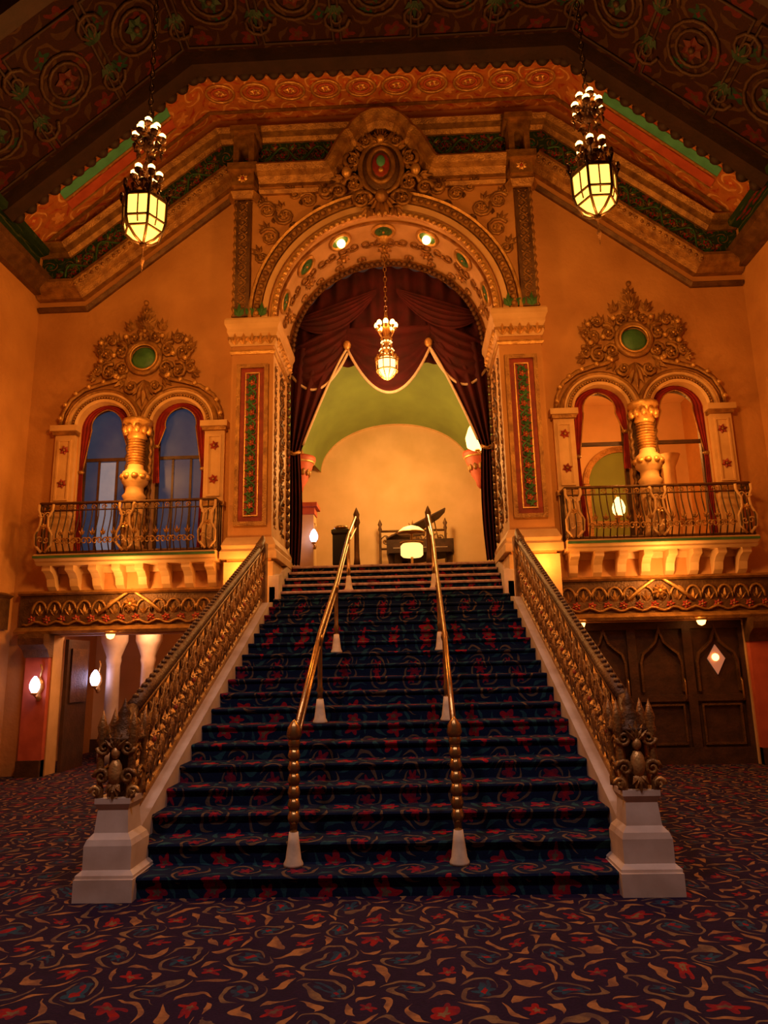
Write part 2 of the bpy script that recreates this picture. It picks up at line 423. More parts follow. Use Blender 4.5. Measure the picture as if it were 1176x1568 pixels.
for sg in(1,-1):
    b.M=Matrix.Scale(sg,4,(1,0,0))
    def wrap(z,prof,m,x0=HW,x1=XO,y0=YF,y1=YB):
        pth=[(x0,y1-.02),(x0,y0),(x1,y0),(x1,D)]
        b.sweep([(p[0],p[1]) for p in pth],[(-q,z+h) for q,h in prof],m,'xy')
    wrap(3.35,[(0,0),(.10,0),(.10,.12),(.07,.16),(.085,.22),(.05,.3),(.02,.36),(0,.36)],m_cream)
    wrap(2.3,[(0,0),(.04,.0),(.04,1.0),(0,1.0)],m_cream)
    wrap(6.95,[(0,0),(.02,.0),(.04,.04),(.02,.08),(0,.08)],m_bright)
    wrap(7.1,[(0,0),(.02,0),(.05,.06),(.05,.18),(.08,.24),(.08,.3),(.12,.38),(.12,.46),(.1,.5),(0,.5)],m_cream)
    wrap(7.22,[(0,0),(.065,0),(.065,.04),(0,.04)],m_gold)
    for i in range(5): b.fan(PW(YF-.04),HW+.07+i*.15,7.12,pi/2,.24,.09,m_bright,3,1.1,.06)
    for i in range(7): b.fan(lambda a,t,d:(HW-.04-d,YF+.15+a,t),i*.2,7.12,pi/2,.24,.09,m_bright,3,1.1,.06)
    b.plate([(2.03,3.9),(2.58,3.9),(2.58,6.75),(2.03,6.75)],[[(2.10,3.97),(2.51,3.97),(2.51,6.68),(2.10,6.68)]],YF-.05,YF,m_gold)
    b.plate([(2.10,3.97),(2.51,3.97),(2.51,6.68),(2.10,6.68)],[],YF-.01,YF,m_red)
    b.plate([(2.18,4.06),(2.43,4.06),(2.43,6.6),(2.18,6.6)],[[(2.20,4.08),(2.41,4.08),(2.41,6.58),(2.20,6.58)]],YF-.03,YF-.01,m_bright)
    P=PV(YF-.02,2.305,4.1)
    b.rinceau(P,2.45,.19,m_green,m_green,.27,.014)
    for i in range(9): b.flower(P,.14+i*.27,0,.06,m_rose,m_bright,5,.03,.02)
    for i in range(18): b.fan(P,.07+i*.135,0,pi/2,.12,.05,m_green,3,1.8,.02,.01)
    def PJ(a,t,d): return (HW-d,12.2+t,3.9+a)
    b.rinceau(PJ,2.9,.5,m_gold2,m_gold,.6)
    def PJ2(a,t,d): return (HW-d,11.62+t,3.9+a)
    b.rinceau(PJ2,2.9,.22,m_gold,m_gold2,.3)
    for i in range(22): b.ball((HW-.02,12.8,3.8+i*.16),(.05,.07,.08),m_gold2,6,4)
    b.box(2.38,2.64,YF-.1,YF,7.62,9.9,m_gold2)
    b.rinceau(PV(YF-.1,2.51,7.75),2.1,.2,m_gold,m_gold,.3)
    b.tube([(2.66+.015*cos(i*1.2),YF-.04+.015*sin(i*1.2),7.65+i*.03) for i in range(78)],.035,m_gold,6)
    for k in range(3): b.fan(PW(YF-.1),2.15+k*.2,7.62,pi/2,.26,.1,m_green,3,1.0,.05)
    b.sweep([(2.3,YF-.02),(2.36,YF-.14),(2.66,YF-.14),(2.72,YF-.02)],[(0,9.9),(-.04,9.9),(-.1,10.02),(-.04,10.1),(-.04,10.5),(0,10.5)],m_gold,'xy')
    b.box(2.31,2.71,YF-.22,YF,10.15,10.42,m_gold)
    b.box(2.24,2.78,YF-.30,YF,10.42,10.56,m_gold)
    b.plate([(2.32,10.56),(2.70,10.56),(2.70,11.25),(2.32,11.25)],[[(2.42,10.64),(2.60,10.64)]+arc(2.51,10.95,.09,0,180,8)],YF-.2,YF+.2,m_gold)
    b.box(2.26,2.76,YF-.28,YF+.25,11.25,11.36,m_gold)
    b.flower(PW(YF-.22),2.51,10.28,.1,m_bright,m_red,8,.04)
    P=PW(YF)
    for (x,z,R,dr) in((2.05,9.2,.2,1),(1.78,9.62,.19,-1),(2.1,9.75,.18,1),(1.35,9.92,.17,1),(2.18,8.8,.11,-1),(1.0,10.05,.13,-1),(1.6,10.05,.12,1)):
        b.spiral(P,x,z,R,.035,m_gold,1.6,.5,dr,.02); b.flower(P,x,z,R*.45,m_bright,m_gold,6,.06,.02)
        b.fan(P,x+.05,z+R*.8,pi/2*.6,.22,.08,m_gold,4,1.8,.05); b.fan(P,x-.1,z-R*.8,pi*1.2,.2,.08,m_gold2,3,1.4,.05)
b.M=Matrix()
hood=[(-2.24,10.36),(-.98,10.36)]
for i in range(1,9):
    u=i/8; hood.append((-.98+.48*u,10.36+.68*(u*u*(3-2*u))))
hood+=[(-.42,11.18),(-.28,11.33),(-.12,11.41)]
hood=hood+[(-x,z) for x,z in reversed(hood)]
hp=[(-.12,YF),(-.12,YF-.1),(-.04,YF-.2),(.0,YF-.3),(.1,YF-.36),(.16,YF-.32),(.18,YF-.12),(.18,YF)]
b.sweep(hood,hp,m_gold)
b.sweep(hood,[(-.30,YF),(-.30,YF-.06),(-.24,YF-.1),(-.2,YF-.05),(-.2,YF)],m_gold)
b.plate([(-.98,10.25),(.98,10.25)]+[p for p in reversed(hood[1:-1])],[],YF-.02,YF+.28,m_gold2)
b.done()

b=B('cartouche_ornament')
P=PW(YF-.12)
cz=10.42
def oval(rx,rz,m,r,d,cz=cz): b.tube([P(rx*cos(2*pi*i/28),cz+rz*sin(2*pi*i/28),d) for i in range(28)],r,m,6,True)
b.ball((0,YF-.1,cz),(.36,.16,.50),m_gold2,18,10)
oval(.22,.34,m_gold,.045,.1); oval(.38,.52,m_gold,.05,.02)
b.ball((0,YF-.22,cz),(.17,.06,.26),m_red,14,8)
b.ball((0,YF-.27,cz+.05),(.08,.05,.12),m_teal,12,8)
b.ball((0,YF-.27,cz-.13),(.05,.04,.05),m_bright,12,8)
for sg in(1,-1):
    b.M=Matrix.Scale(sg,4,(1,0,0))
    for(x,z,R,st,dr) in((.5,10.1,.2,0,1),(.52,10.6,.16,1,-1),(.28,10.98,.15,2,1),(.36,9.78,.2,3,-1),(.78,9.98,.15,0,1),(1.02,10.0,.1,1,-1)):
        b.spiral(P,x,z,R,.045,m_gold,1.5,st,dr,.03); b.flower(P,x,z,R*.5,m_gold,m_bright,6,.07,.04)
    for i in range(9):
        an=-1.3+i*.35; b.fan(P,.42*cos(an),cz+.58*sin(an),an,.25,.1,m_gold,3,1.2,.08)
    b.fan(P,.2,9.65,-1.0,.3,.12,m_gold,4,1.4,.08)
    b.ball((.62,YF-.24,10.3),(.09,.09,.11),m_bright,8,6); b.fan(P,.66,10.25,-.3,.3,.1,m_gold,4,1.4,.08)
b.M=Matrix()
b.fan(P,0,10.9,pi/2,.34,.12,m_gold,7,2.2,.1); b.fan(P,0,9.85,-pi/2,.45,.14,m_gold,7,2.0,.1)
b.ball((0,YF-.2,10.98),.08,m_bright); b.ball((0,YF-.25,9.78),.12,m_gold)
b.done()

# ---------------------------------------------------------------- windows zone both sides
def side(sg):
    S=Matrix.Scale(sg,4,(1,0,0))
    b=B('window_surround'); b.M=S
    W=[WN,WF]; y=D; sp=5.78
    for cx in W:
        pth=arc(cx,sp,WH,180,0,24)
        b.sweep(pth,[(0,y),(0,y-.1),(.04,y-.13),(.07,y-.07),(.12,y-.07),(.14,y-.12),(.17,y-.12),(.19,y)],m_cream)
        rope=[(cx+.54*cos(pi-pi*i/34),sp+.54*sin(pi-pi*i/34)) for i in range(35)]
        b.beads([(px,y-.1,pz) for px,pz in rope],.03,m_gold)
        b.sweep(arc(cx,sp,.62,180,0,24),[(0,y),(0,y-.1),(.04,y-.14),(.08,y-.1),(.08,y)],m_gold)
    for(x0,x1) in((2.82,3.17),(5.45,5.80)):
        b.box(x0,x1,y-.1,y,3.47,5.64,m_cream)
        b.box(x0-.03,x1+.03,y-.16,y,5.64,5.70,m_gold); b.box(x0-.06,x1+.06,y-.2,y,5.70,5.80,m_cream)
        b.box(x0-.03,x1+.03,y-.15,y,4.30,4.38,m_gold)
        cxx=(x0+x1)/2
        b.flower(PW(y-.1),cxx,5.37,.09,m_red,m_gold,6,.03); b.flower(PW(y-.1),cxx,4.77,.09,m_red,m_gold,6,.03)
        b.plate([(cxx-.12,4.47),(cxx+.12,4.47),(cxx+.12,5.56),(cxx-.12,5.56)],[[(cxx-.09,4.5),(cxx+.09,4.5),(cxx+.09,5.53),(cxx-.09,5.53)]],y-.12,y-.1,m_cream)
    cx=WC
    b.box(cx-.19,cx+.19,y-.05,y,3.5,sp,m_gold2)
    prof=[(.2,3.49),(.2,3.64),(.16,3.68),(.19,3.87),(.2,4.22),(.17,4.42),(.2,4.48),(.15,4.54),(.15,4.64),(.21,4.70),(.23,4.80),(.21,4.89),(.14,4.95),(.13,5.02)]
    b.lathe(prof,(cx,y-.2,0),m_cream,18)
    for k in range(9):
        z=5.02+k*.05; b.lathe([(.13,z),(.155,z+.025),(.13,z+.05)],(cx,y-.2,0),m_gold,14)
    b.lathe([(.14,5.47),(.17,5.52),(.15,5.56),(.2,5.70),(.25,5.76),(.25,5.82),(.22,5.84)],(cx,y-.2,0),m_bright,16)
    for k in range(10):
        a=2*pi*k/10; b.ball((cx+.2*cos(a),y-.2+.2*sin(a),4.80),(.07,.07,.06),m_bright,6,4); b.ball((cx+.2*cos(a),y-.2+.2*sin(a),5.64),(.06,.06,.08),m_bright,6,4)
        b.ball((cx+.18*cos(a),y-.2+.18*sin(a),4.02),(.04,.04,.16),m_gold,6,4)
    for s2 in(-1,1):
        b.tube([(cx+s2*.2+.012*cos(i*1.1),y-.08+.012*sin(i*1.1),3.5+i*.03) for i in range(74)],.035,m_gold2,6)
    P=PW(y-.05); cz=7.05
    b.ball((cx,y-.06,cz-.03),(.24,.1,.24),m_green,16,8)
    b.tube([P(cx+.29*cos(2*pi*i/24),cz+.29*sin(2*pi*i/24),.05) for i in range(24)],.05,m_gold,6,True)
    b.tube([P(cx+.24*cos(2*pi*i/24),cz+.24*sin(2*pi*i/24),.08) for i in range(24)],.02,m_bright,6,True)
    for s2 in(1,-1):
        Q=lambda a,t,d,s2=s2:(cx+s2*a*.86,y-.04-d,t-.1)
        b.tube([Q(a,z,.05) for a,z in((1.66,5.9),(1.62,6.15),(1.48,6.4),(1.2,6.58),(.85,6.68),(.55,6.74),(.35,6.84))],.04,m_gold,6)
        b.beads([Q(a,z,.1) for a,z in((1.64,6.05),(1.56,6.3),(1.36,6.5),(1.1,6.62),(.8,6.7),(.5,6.77))],.045,m_bright)
        for(a,z,R,st,dr) in((.45,6.95,.15,0,1),(.72,6.9,.17,2,-1),(.5,7.3,.16,1,1),(.8,7.25,.15,0,-1),(.22,7.55,.14,2,1),(.25,6.62,.13,0,-1),(.98,6.95,.12,1,1),(.95,7.3,.1,1,1),(.7,7.5,.1,0,1)):
            b.spiral(Q,a,z,R,.04,m_gold,1.5,st,dr,.03); b.flower(Q,a,z,R*.6,m_gold,m_bright,6,.06,.04)
        for(a,z,an,L) in((.35,7.4,.8,.3),(.6,7.45,1.0,.3),(.9,7.3,.9,.28),(.85,7.0,.1,.25),(.3,7.7,1.1,.26),(.7,7.12,.4,.3),(.4,6.78,-.4,.3),(1.0,6.85,-.2,.22),(.88,7.4,1.5,.22)):
            b.fan(Q,a,z,an,L,.1,m_gold,4,1.6,.07,.02)
        for(a,z) in((.62,7.2),(.88,7.1),(.38,7.55),(.55,6.8),(.9,7.45)): b.ball(Q(a,z,.1),.05,m_bright,7,5)
    b.fan(P,cx,7.6,pi/2,.42,.14,m_gold,7,1.6,.08); b.flower(P,cx,7.55,.14,m_gold,m_bright,7,.08,.03)
    b.fan(P,cx,7.85,pi/2,.26,.12,m_gold,5,1.8,.06)
    b.fan(P,cx,6.65,-pi/2,.5,.16,m_gold,5,1.1,.06); b.ball((cx,y-.12,8.1),.05,m_gold)
    b.done()
    b=B('window_drapes'); b.M=S
    for cx,os in((WN,-1),(WF,1)):
        for s2 in(1,-1):
            def wd(s):   # s 0 apex ..1 spring ..2 bottom
                if s<1: return .09+.10*s
                if s<1.35: return .19-.12*(s-1)/.35
                return .07+.05*(s-1.35)/.65
            def f(u,v):
                s=v*2
                if s<1:
                    an=pi/2*(1-s); r=WH-wd(s)*u
                    x=r*cos(an); z=sp+r*sin(an)
                else:
                    z=sp-(s-1)*(sp-3.52) if s2==os else sp-(s-1)*1.0; x=WH-wd(s)*u
                return (cx+s2*x,y+.08+.018*sin(u*19),z)
            b.grid(f,12,30,m_wdrape)
            b.tube([Vector(f(1,i/30))+Vector((0,-.02,0)) for i in range(21)],.012,m_gold,5)
            b.ball(f(.5,.67),(.07,.05,.04),m_gold,6,4)
    b.done()
    b=B('trim_frieze_band'); b.M=S
    b.box(XO+.03,6.2,y-.06,y,2.3,2.86,m_gold2)
    b.sweep([(XO+.03,2.86),(6.2,2.86)],[(0,y),(0,y-.12),(.03,y-.16),(.07,y-.12),(.07,y)],m_gold)
    b.sweep([(XO+.03,2.22),(6.2,2.22)],[(0,y),(0,y-.18),(.05,y-.2),(.09,y-.14),(.12,y-.08),(.12,y)],m_gold)
    n=13
    for i in range(n):
        x=2.85+i*.25
        b.tube([(x+.125*cos(pi*k/8),y-.08,2.56+.2*sin(pi*k/8)) for k in range(9)],.022,m_gold,5)
        b.fan(PW(y-.06),x,2.52,pi/2,.2,.06,m_gold,3,1.2,.04)
        b.flower(PW(y-.06),x+.125,2.46,.08,m_red,m_gold,6,.03)
    b.tube([(WC+a,y-.1,z) for a,z in((-.5,2.55),(-.3,2.72),(0,2.92),(.3,2.72),(.5,2.55))],.03,m_bright,6)
    b.flower(PW(y-.1),WC,2.68,.13,m_gold,m_bright,8,.05)
    b.tube([PW(y-.09)(2.75+i*.07,2.40+.03*sin(i*1.3),0) for i in range(49)],.02,m_gold,5)
    for x0,x1 in((XO+.02,2.93),(5.62,6.0)):
        b.box(x0,x1,y-.1,y,0,1.9,m_rose); b.box(x0,x1,y-.16,y,0,.25,m_wood)
        b.sweep([(x0-.02,1.85),(x1+.02,1.85)],[(0,y),(0,y-.12),(.12,y-.2),(.2,y-.34),(.3,y-.36),(.37,y-.34),(.37,y)],m_gold2)
    b.done()
    b=B('balcony'); b.M=S
    bx0,bx1=2.82,5.80; z=3.32
    b.sweep([(bx0,z),(bx1,z)],[(0,y),(0,y-.38),(.03,y-.44),(.06,y-.44),(.09,y-.5),(.15,y-.52),(.17,y-.48),(.17,y)],m_cream)
    b.sweep([(bx0,z+.10),(bx1,z+.10)],[(0,y-.49),(0,y-.535),(.035,y-.535),(.035,y-.49)],m_green)
    b.sweep([(bx0+.04,z-.1),(bx1-.04,z-.1)],[(0,y),(0,y-.05),(.1,y-.08),(.1,y)],m_cream)
    for i in range(8):
        x=bx0+.14+i*(bx1-bx0-.28)/7
        b.plate([(y,z),(y-.34,z),(y-.34,z-.08),(y-.24,z-.12),(y-.16,z-.2),(y-.12,z-.32),(y-.05,z-.38),(y,z-.38)],[],x-.07,x+.07,m_cream,'yz')
    def bom(x,yy=y-.44): return [(x,yy,z+.17),(x,yy-.02,z+.22),(x,yy-.09,z+.35),(x,yy-.1,z+.48),(x,yy-.04,z+.65),(x,yy-.0,z+.8),(x,yy,z+1.0)]
    n=27
    for i in range(n+1):
        x=bx0+.04+i*((bx1-bx0-.08)/n); b.tube(bom(x),.011,m_iron,5)
    zt,zb_=z+1.02,z+.2
    b.tube([(bx0+.02,y-.02,zt),(bx0+.02,y-.44,zt),(bx1-.02,y-.44,zt),(bx1-.02,y-.02,zt)],.026,m_gold2,6)
    b.tube([(bx0+.02,y-.02,zb_),(bx0+.02,y-.44,zb_),(bx1-.02,y-.44,zb_),(bx1-.02,y-.02,zb_)],.022,m_gold2,6)
    b.tube([(bx0+.02,y-.44,zt-.12),(bx1-.02,y-.44,zt-.12)],.012,m_gold2,6)
    for x in(bx0+.02,bx1-.02):
        for k in(.12,.24,.34): b.tube([(x,y-k,zb_),(x,y-k,zt)],.012,m_iron,5)
    for x in(bx0+.14,WC,bx1-.14):
        P=lambda a,t,d,x=x:(x+a,y-.52+.04*abs(t-3.87)/.4-d,t)
        for s2 in(1,-1):
            b.tube([P(s2*a,zz-.08,0) for a,zz in((.03,3.6),(.13,3.72),(.14,3.88),(.07,4.02),(.06,4.18),(.12,4.3),(.12,4.4))],.022,m_cream,6)
            b.spiral(P,s2*.05,3.72,.06,.014,m_cream,1.2,0,s2); b.spiral(P,s2*.05,4.14,.05,.012,m_cream,1.2,0,-s2)
        b.flower(P,0,3.94,.06,m_bright,m_bright,6,.03)
    for i in range(17):
        x=bx0+.1+i*(bx1-bx0-.2)/16
        if min(abs(x-q) for q in(bx0+.14,WC,bx1-.14))<.15: continue
        P=lambda a,t,d,x=x:(x+a,y-.54-d,t)
        b.spiral(P,.05,z+.36,.06,.014,m_gold,1.3,0,1); b.spiral(P,-.05,z+.36,.06,.014,m_gold,1.3,pi,-1)
        b.spiral(P,0,z+.92,.045,.01,m_gold,1.3,pi,-1)
        b.fan(P,0,z+.45,pi/2,.14,.04,m_gold,3,1.0,.02)
    b.done()
side(1); side(-1)

k=0
for cx in(-WF,-WN,WN,WF):
    b=B('window_%d'%(k+1)); k+=1
    o=window_loop(cx,WH); i_=window_loop(cx,WH-.06,3.56,5.78)
    b.plate(o,[i_],D+.2,D+.28,m_wood)
    b.box(cx-.4,cx+.4,D+.21,D+.27,5.24,5.30,m_wood)
    if cx<0:
        b.box(cx-.18,cx-.14,D+.21,D+.27,3.56,5.25,m_wood); b.box(cx+.14,cx+.18,D+.21,D+.27,3.56,5.25,m_wood)
        b.plate(i_,[],D+.235,D+.245,m_blue)
        b.box(cx-.14,cx+.14,D+.225,D+.235,3.6,5.22,m_pane if cx==-WF else m_blue)
    b.done()

for sg in(1,-1):
    S=Matrix.Scale(sg,4,(1,0,0)); mm=m_lobby
    b=B('wall_gallery_room'); b.M=S
    b.box(2.8,SX,15.0,15.2,0,7.2,mm); b.box(2.8,2.9,12.1,15,0,7.2,mm)
    b.box(2.8,SX,D+.4,15,7.1,7.2,mm); b.box(2.9,SX,D+.37,15,3.15,3.35,mm)
    b.sweep(arc(4.9,5.3,.7,180,0,20),[(0,15),(0,14.92),(.12,14.9),(.12,15)],m_gold)
    b.plate([(4.2,3.4),(5.6,3.4)]+arc(4.9,5.3,.7,0,180,16),[],14.97,15,m_vault)
    b.box(2.96,SX,14.95,15,4.4,4.5,m_gold); b.box(4.1,4.22,14.93,15,3.4,5.3,m_gold); b.box(5.58,5.7,14.93,15,3.4,5.3,m_gold)
    b.box(2.9,SX,14.96,15,0,.25,m_wood)
    b.lathe([(.16,3.36),(.16,3.5),(.12,3.56),(.11,5.2),(.16,5.3),(.22,5.45)],(5.35,13.4,0),m_cream,14)
    b.done()

b=B('door_1')
b.box(2.95,5.6,D+.12,D+.2,0,2.2,m_wood)
for i in range(3):
    x0=2.95+i*.883; x1=x0+.883; c=(x0+x1)/2
    b.box(x0,x0+.07,D+.06,D+.12,0,2.2,m_wood); b.box(x1-.07,x1,D+.06,D+.12,0,2.2,m_wood)
    b.box(x0+.07,x1-.07,D+.06,D+.12,0,.25,m_wood); b.box(x0+.07,x1-.07,D+.06,D+.12,.95,1.05,m_wood); b.box(x0+.07,x1-.07,D+.06,D+.12,2.08,2.2,m_wood)
    og=[(c-.3,1.1),(c-.3,1.55),(c-.26,1.68),(c-.14,1.78),(c-.05,1.87),(c,2.02),(c+.05,1.87),(c+.14,1.78),(c+.26,1.68),(c+.3,1.55),(c+.3,1.1)]
    b.sweep(og,[(0,D+.13),(0,D+.05),(.035,D+.05),(.035,D+.13)],m_gold2)
    b.sweep([(c-.28,.32),(c-.28,.88),(c+.28,.88),(c+.28,.32)],[(0,D+.13),(0,D+.07),(.03,D+.07),(.03,D+.13)],m_gold2,closed=True)
    if i==2: b.plate([(c-.14,1.6),(c,1.35),(c+.14,1.6),(c,1.82)],[],D+.09,D+.11,emi('reflection_pane',(.5,.2,.10),.45)); b.ball((c-.02,D+.07,1.62),(.06,.03,.06),e_lamp,8,6)  # glowing pane and ball paint a lamp's reflection in the door glass
    b.tube([(x1-.12,D+.03,.95),(x1-.12,D-.0,1.0),(x1-.12,D-.0,1.25),(x1-.12,D+.03,1.3)],.015,m_brass,6)
b.done()
b=B('door_2')
b.box(-5.58,-5.52,D+.36,D+1.15,0,2.15,m_wood); b.box(-5.52,-5.49,D+.46,D+1.05,1.1,2.0,m_gold2)
b.box(-3.06,-3.0,D+.36,D+1.15,0,2.15,m_wood)
b.box(-4.1,-3.45,14.9,14.95,0,2.05,m_wood); b.plate([(-4.0,1.05),(-3.55,1.05),(-3.55,1.95),(-4.0,1.95)],[],14.87,14.9,m_lobby)
b.done()
b=B('hall_column')
for x in(-5.25,-4.6):
    b.lathe([(.2,0),(.2,.2),(.15,.26),(.13,.4),(.12,1.7),(.14,1.8),(.13,1.86),(.2,2.05),(.24,2.15),(.24,2.3),(.3,3.14)],(x,13.3,0),m_base,18)
b.done()

# ---------------------------------------------------------------- staircase
NS=23; Y0=5.5; RUN=.335; RI=.148; SW=1.86
H=NS*RI
b=B('staircase')
prof=[]
for i in range(NS):
    y=Y0+i*RUN; z=i*RI
    prof+= [(y,z),(y,z+RI-.045),(y-.022,z+RI-.035),(y-.03,z+RI-.018),(y-.022,z+RI-.004),(y-.005,z+RI)]
ye=Y0+(NS-1)*RUN+.35
prof+=[(ye,H),(ye,0)]
b.plate(prof,[],-SW,SW,m_stair,'yz')
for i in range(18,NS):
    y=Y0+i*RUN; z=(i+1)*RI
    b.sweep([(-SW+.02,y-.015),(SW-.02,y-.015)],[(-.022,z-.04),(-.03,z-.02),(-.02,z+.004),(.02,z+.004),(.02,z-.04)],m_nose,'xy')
def zs(y): return (y-Y0)/RUN*RI+RI
YR=10.85
for sg in(1,-1):
    b.M=Matrix.Scale(sg,4,(1,0,0))
    b.plate([(Y0+.42,0),(Y0+.42,zs(Y0+.42)+.07),(YR,zs(YR)+.07),(YR+.3,zs(YR)+.1),(YR+.3,0)],[],SW,SW+.26,m_base,'yz')
    b.plate([(11.3,zs(11.3)-.3),(11.3,zs(11.3)+.16),(12.9,zs(12.9)+.14),(12.9,zs(12.9)-.3)],[],SW,HW,m_base,'yz')
    b.plate([(11.3,2.55),(11.3,3.05),(11.62,3.12),(11.62,2.6)],[],SW-.06,HW+.02,m_base,'yz')
b.done()

def balustrade(sg):
    b=B('stair_balustrade'); b.M=Matrix.Scale(sg,4,(1,0,0))
    xc=SW+.14
    ya,yb=5.98,YR; sl=RI/RUN; L=math.hypot(yb-ya,(yb-ya)*sl); ux=(yb-ya)/L; uz=ux*sl
    z0=zs(ya)+.05
    def PR(a,t,d): return (xc-d,ya+a*ux,z0+a*uz+t)
    for h,r in((.90,.06),(.80,.022),(.05,.045)):
        b.tube([PR(L*i/10,h,0) for i in range(11)],r,m_gold2 if h>.85 else m_gold,8)
    b.add([PR(0,.05,.012),PR(L,.05,.012),PR(L,.8,.012),PR(0,.8,.012),PR(0,.05,-.012),PR(L,.05,-.012),PR(L,.8,-.012),PR(0,.8,-.012)],[(0,1,2,3),(4,5,6,7),(0,1,5,4),(2,3,7,6),(1,2,6,5),(0,3,7,4)],m_gold2)
    n=18; w=L/n
    for i in range(n+1):
        a=L*i/n
        b.tube([PR(a,.05,0),PR(a,.3,0),PR(a,.82,0)],.018,m_gold,6)
        for dd in(.03,-.03): b.flower(PR,a,.43,.07,m_bright,m_gold,5,.02,dd)
    for i in range(n):
        a=L*(i+.5)/n
        for dd in(.02,-.02):
            for s2 in(1,-1):
                b.spiral(PR,a+s2*w*.25,.22,.08,.016,m_gold,1.5,pi/2,-s2,dd); b.spiral(PR,a+s2*w*.25,.63,.08,.016,m_gold,1.5,-pi/2,s2,dd)
                b.tube([PR(a,.08,dd),PR(a+s2*w*.42,.33,dd),PR(a+s2*w*.42,.53,dd),PR(a,.78,dd)],.014,m_gold,5)
                b.leaf(PR,a+s2*w*.1,.7,pi/2-s2*.7,.14,.06,m_bright,.02,dd); b.leaf(PR,a+s2*w*.1,.13,-pi/2+s2*.7,.1,.05,m_bright,.02,dd)
            b.flower(PR,a,.43,.10,m_bright,m_rose if i%2 else m_gold,6,.03,dd)
            b.fan(PR,a,.5,pi/2,.22,.06,m_gold,5,1.5,.03,dd); b.fan(PR,a,.36,-pi/2,.2,.06,m_gold,5,1.5,.03,dd)
    m2=int(L/.1)
    for i in range(m2): b.ball(PR((i+.5)*L/m2,.965,0),(.03,.035,.025),m_gold2,6,4)
    ze=zs(yb)+.05
    b.tube([(xc,yb-.25,ze+.80),(xc,yb-.03,ze+.92),(xc,yb+.1,ze+1.0),(xc,yb+.14,ze+1.08)],[.06,.06,.05,.02],m_gold2,8)
    b.box(xc-.08,xc+.08,yb,yb+.16,ze+.0,ze+.95,m_gold)
    b.fan(lambda a,t,d:(xc+a,yb-.02-d,t),0,ze+.55,pi/2,.3,.08,m_bright,5,1.2,.03)
    # newel on stone plinth
    yn=5.66; xn=1.94
    b.box(xn-.22,xn+.21,yn-.25,yn+.22,0,.15,m_base)
    b.lathe([(.30,.15),(.30,.17),(.25,.2),(.25,.36),(.23,.40),(.18,.44),(.16,.60),(.19,.64),(.19,.68)],(xn,yn-.01,0),m_base,4,False,phase=pi/4)
    b.box(xn-.07,xn+.07,yn-.07,yn+.07,.68,1.1,m_gold2)
    for s2 in(1,-1):
        for s3 in(1,-1):
            b.lathe([(.035,.68),(.035,.74),(.02,.78),(.03,.9),(.02,1.05),(.04,1.09),(.03,1.14),(.04,1.19),(.0,1.32)],(xn+s2*.12,yn+s3*.11,0),m_gold,8)
        P=lambda a,t,d,s2=s2:(xn+s2*(.02+a),yn-.12-d,t)
        b.spiral(P,.08,.83,.06,.02,m_gold,1.5,0,1); b.spiral(P,.07,1.04,.055,.018,m_gold,1.5,0,-1)
        b.spiral(P,.12,.72,.045,.016,m_bright,1.3,0,1)
        P2=lambda a,t,d,s2=s2:(xn+s2*(.12+d),yn+a,t)
        b.spiral(P2,.04,.83,.06,.018,m_gold,1.5,0,1); b.spiral(P2,-.05,1.0,.055,.018,m_gold,1.5,0,1); b.fan(P2,0,1.05,pi/2,.18,.06,m_gold,4,1.2,.03)
    P=lambda a,t,d:(xn+a,yn-.14-d,t)
    b.ball((xn,yn-.12,.86),(.055,.05,.10),m_bright,10,6); b.ball((xn,yn-.13,1.0),(.036,.036,.045),m_bright,8,6)
    b.fan(P,0,1.02,pi/2,.16,.05,m_gold,5,1.6,.03); b.fan(P,0,.78,-pi/2,.12,.06,m_gold,5,1.6,.03)
    b.lathe([(.16,1.08),(.17,1.11),(.07,1.15),(.09,1.19),(.04,1.24),(.05,1.28),(.02,1.34),(0,1.40)],(xn,yn,0),m_gold2,10)
    b.tube([(xn,yn+.02,1.06),(xn+.04,yn+.14,1.10),(xc,ya,z0+.90)],.05,m_gold2,8)
    b.done()
balustrade(1); balustrade(-1)

for sg in(-1,1):
    b=B('handrail')
    ys=[5.72,7.56,9.45,11.6,13.2]; xs=[sg*q for q in(.62,.655,.68,.70,.68)]
    def zt(y):
        i=int((y-Y0)/RUN); return min(H,(i+1)*RI)
    tops=[]
    for j,(x,y) in enumerate(zip(xs,ys)):
        z=zt(y) if y<13 else H
        b.lathe([(.075,z),(.075,z+.02),(.06,z+.05),(.045,z+.16),(.035,z+.24)],(x,y,0),m_fringe,14)  # cream colour paints the bright reflection on the polished brass post base
        b.lathe([(.03,z+.22),(.028,z+.3),(.04,z+.33),(.026,z+.37),(.026,z+.8),(.04,z+.84),(.03,z+.9)],(x,y,0),m_brass,10)
        tops.append(Vector((x,y,z+.92)))
    y=ys[0]; z=zt(y); x=xs[0]
    for k in range(7): b.lathe([(.035,z+.3+k*.09),(.05,z+.34+k*.09),(.035,z+.39+k*.09)],(x,y,0),m_brass,10)
    b.lathe([(.04,z+.9),(.06,z+.94),(.05,z+1.0),(.02,z+1.04),(0,z+1.06)],(x,y,0),m_brass,10)
    t=tops
    b.tube([t[0]]+t[1:-1]+[Vector((xs[-1],12.9,H+.9)),t[-1]],.024,m_brass,8)
    b.tube([p-Vector((0,0,.14)) for p in t],.014,m_brass,6)
    x,y=xs[-1],ys[-1]
    b.lathe([(.07,H),(.05,H+.2),(.045,H+.8),(.07,H+.86),(.05,H+.95),(.06,H+1.02),(.02,H+1.12),(0,H+1.16)],(x,y,0),m_gold2,10)
    b.done()

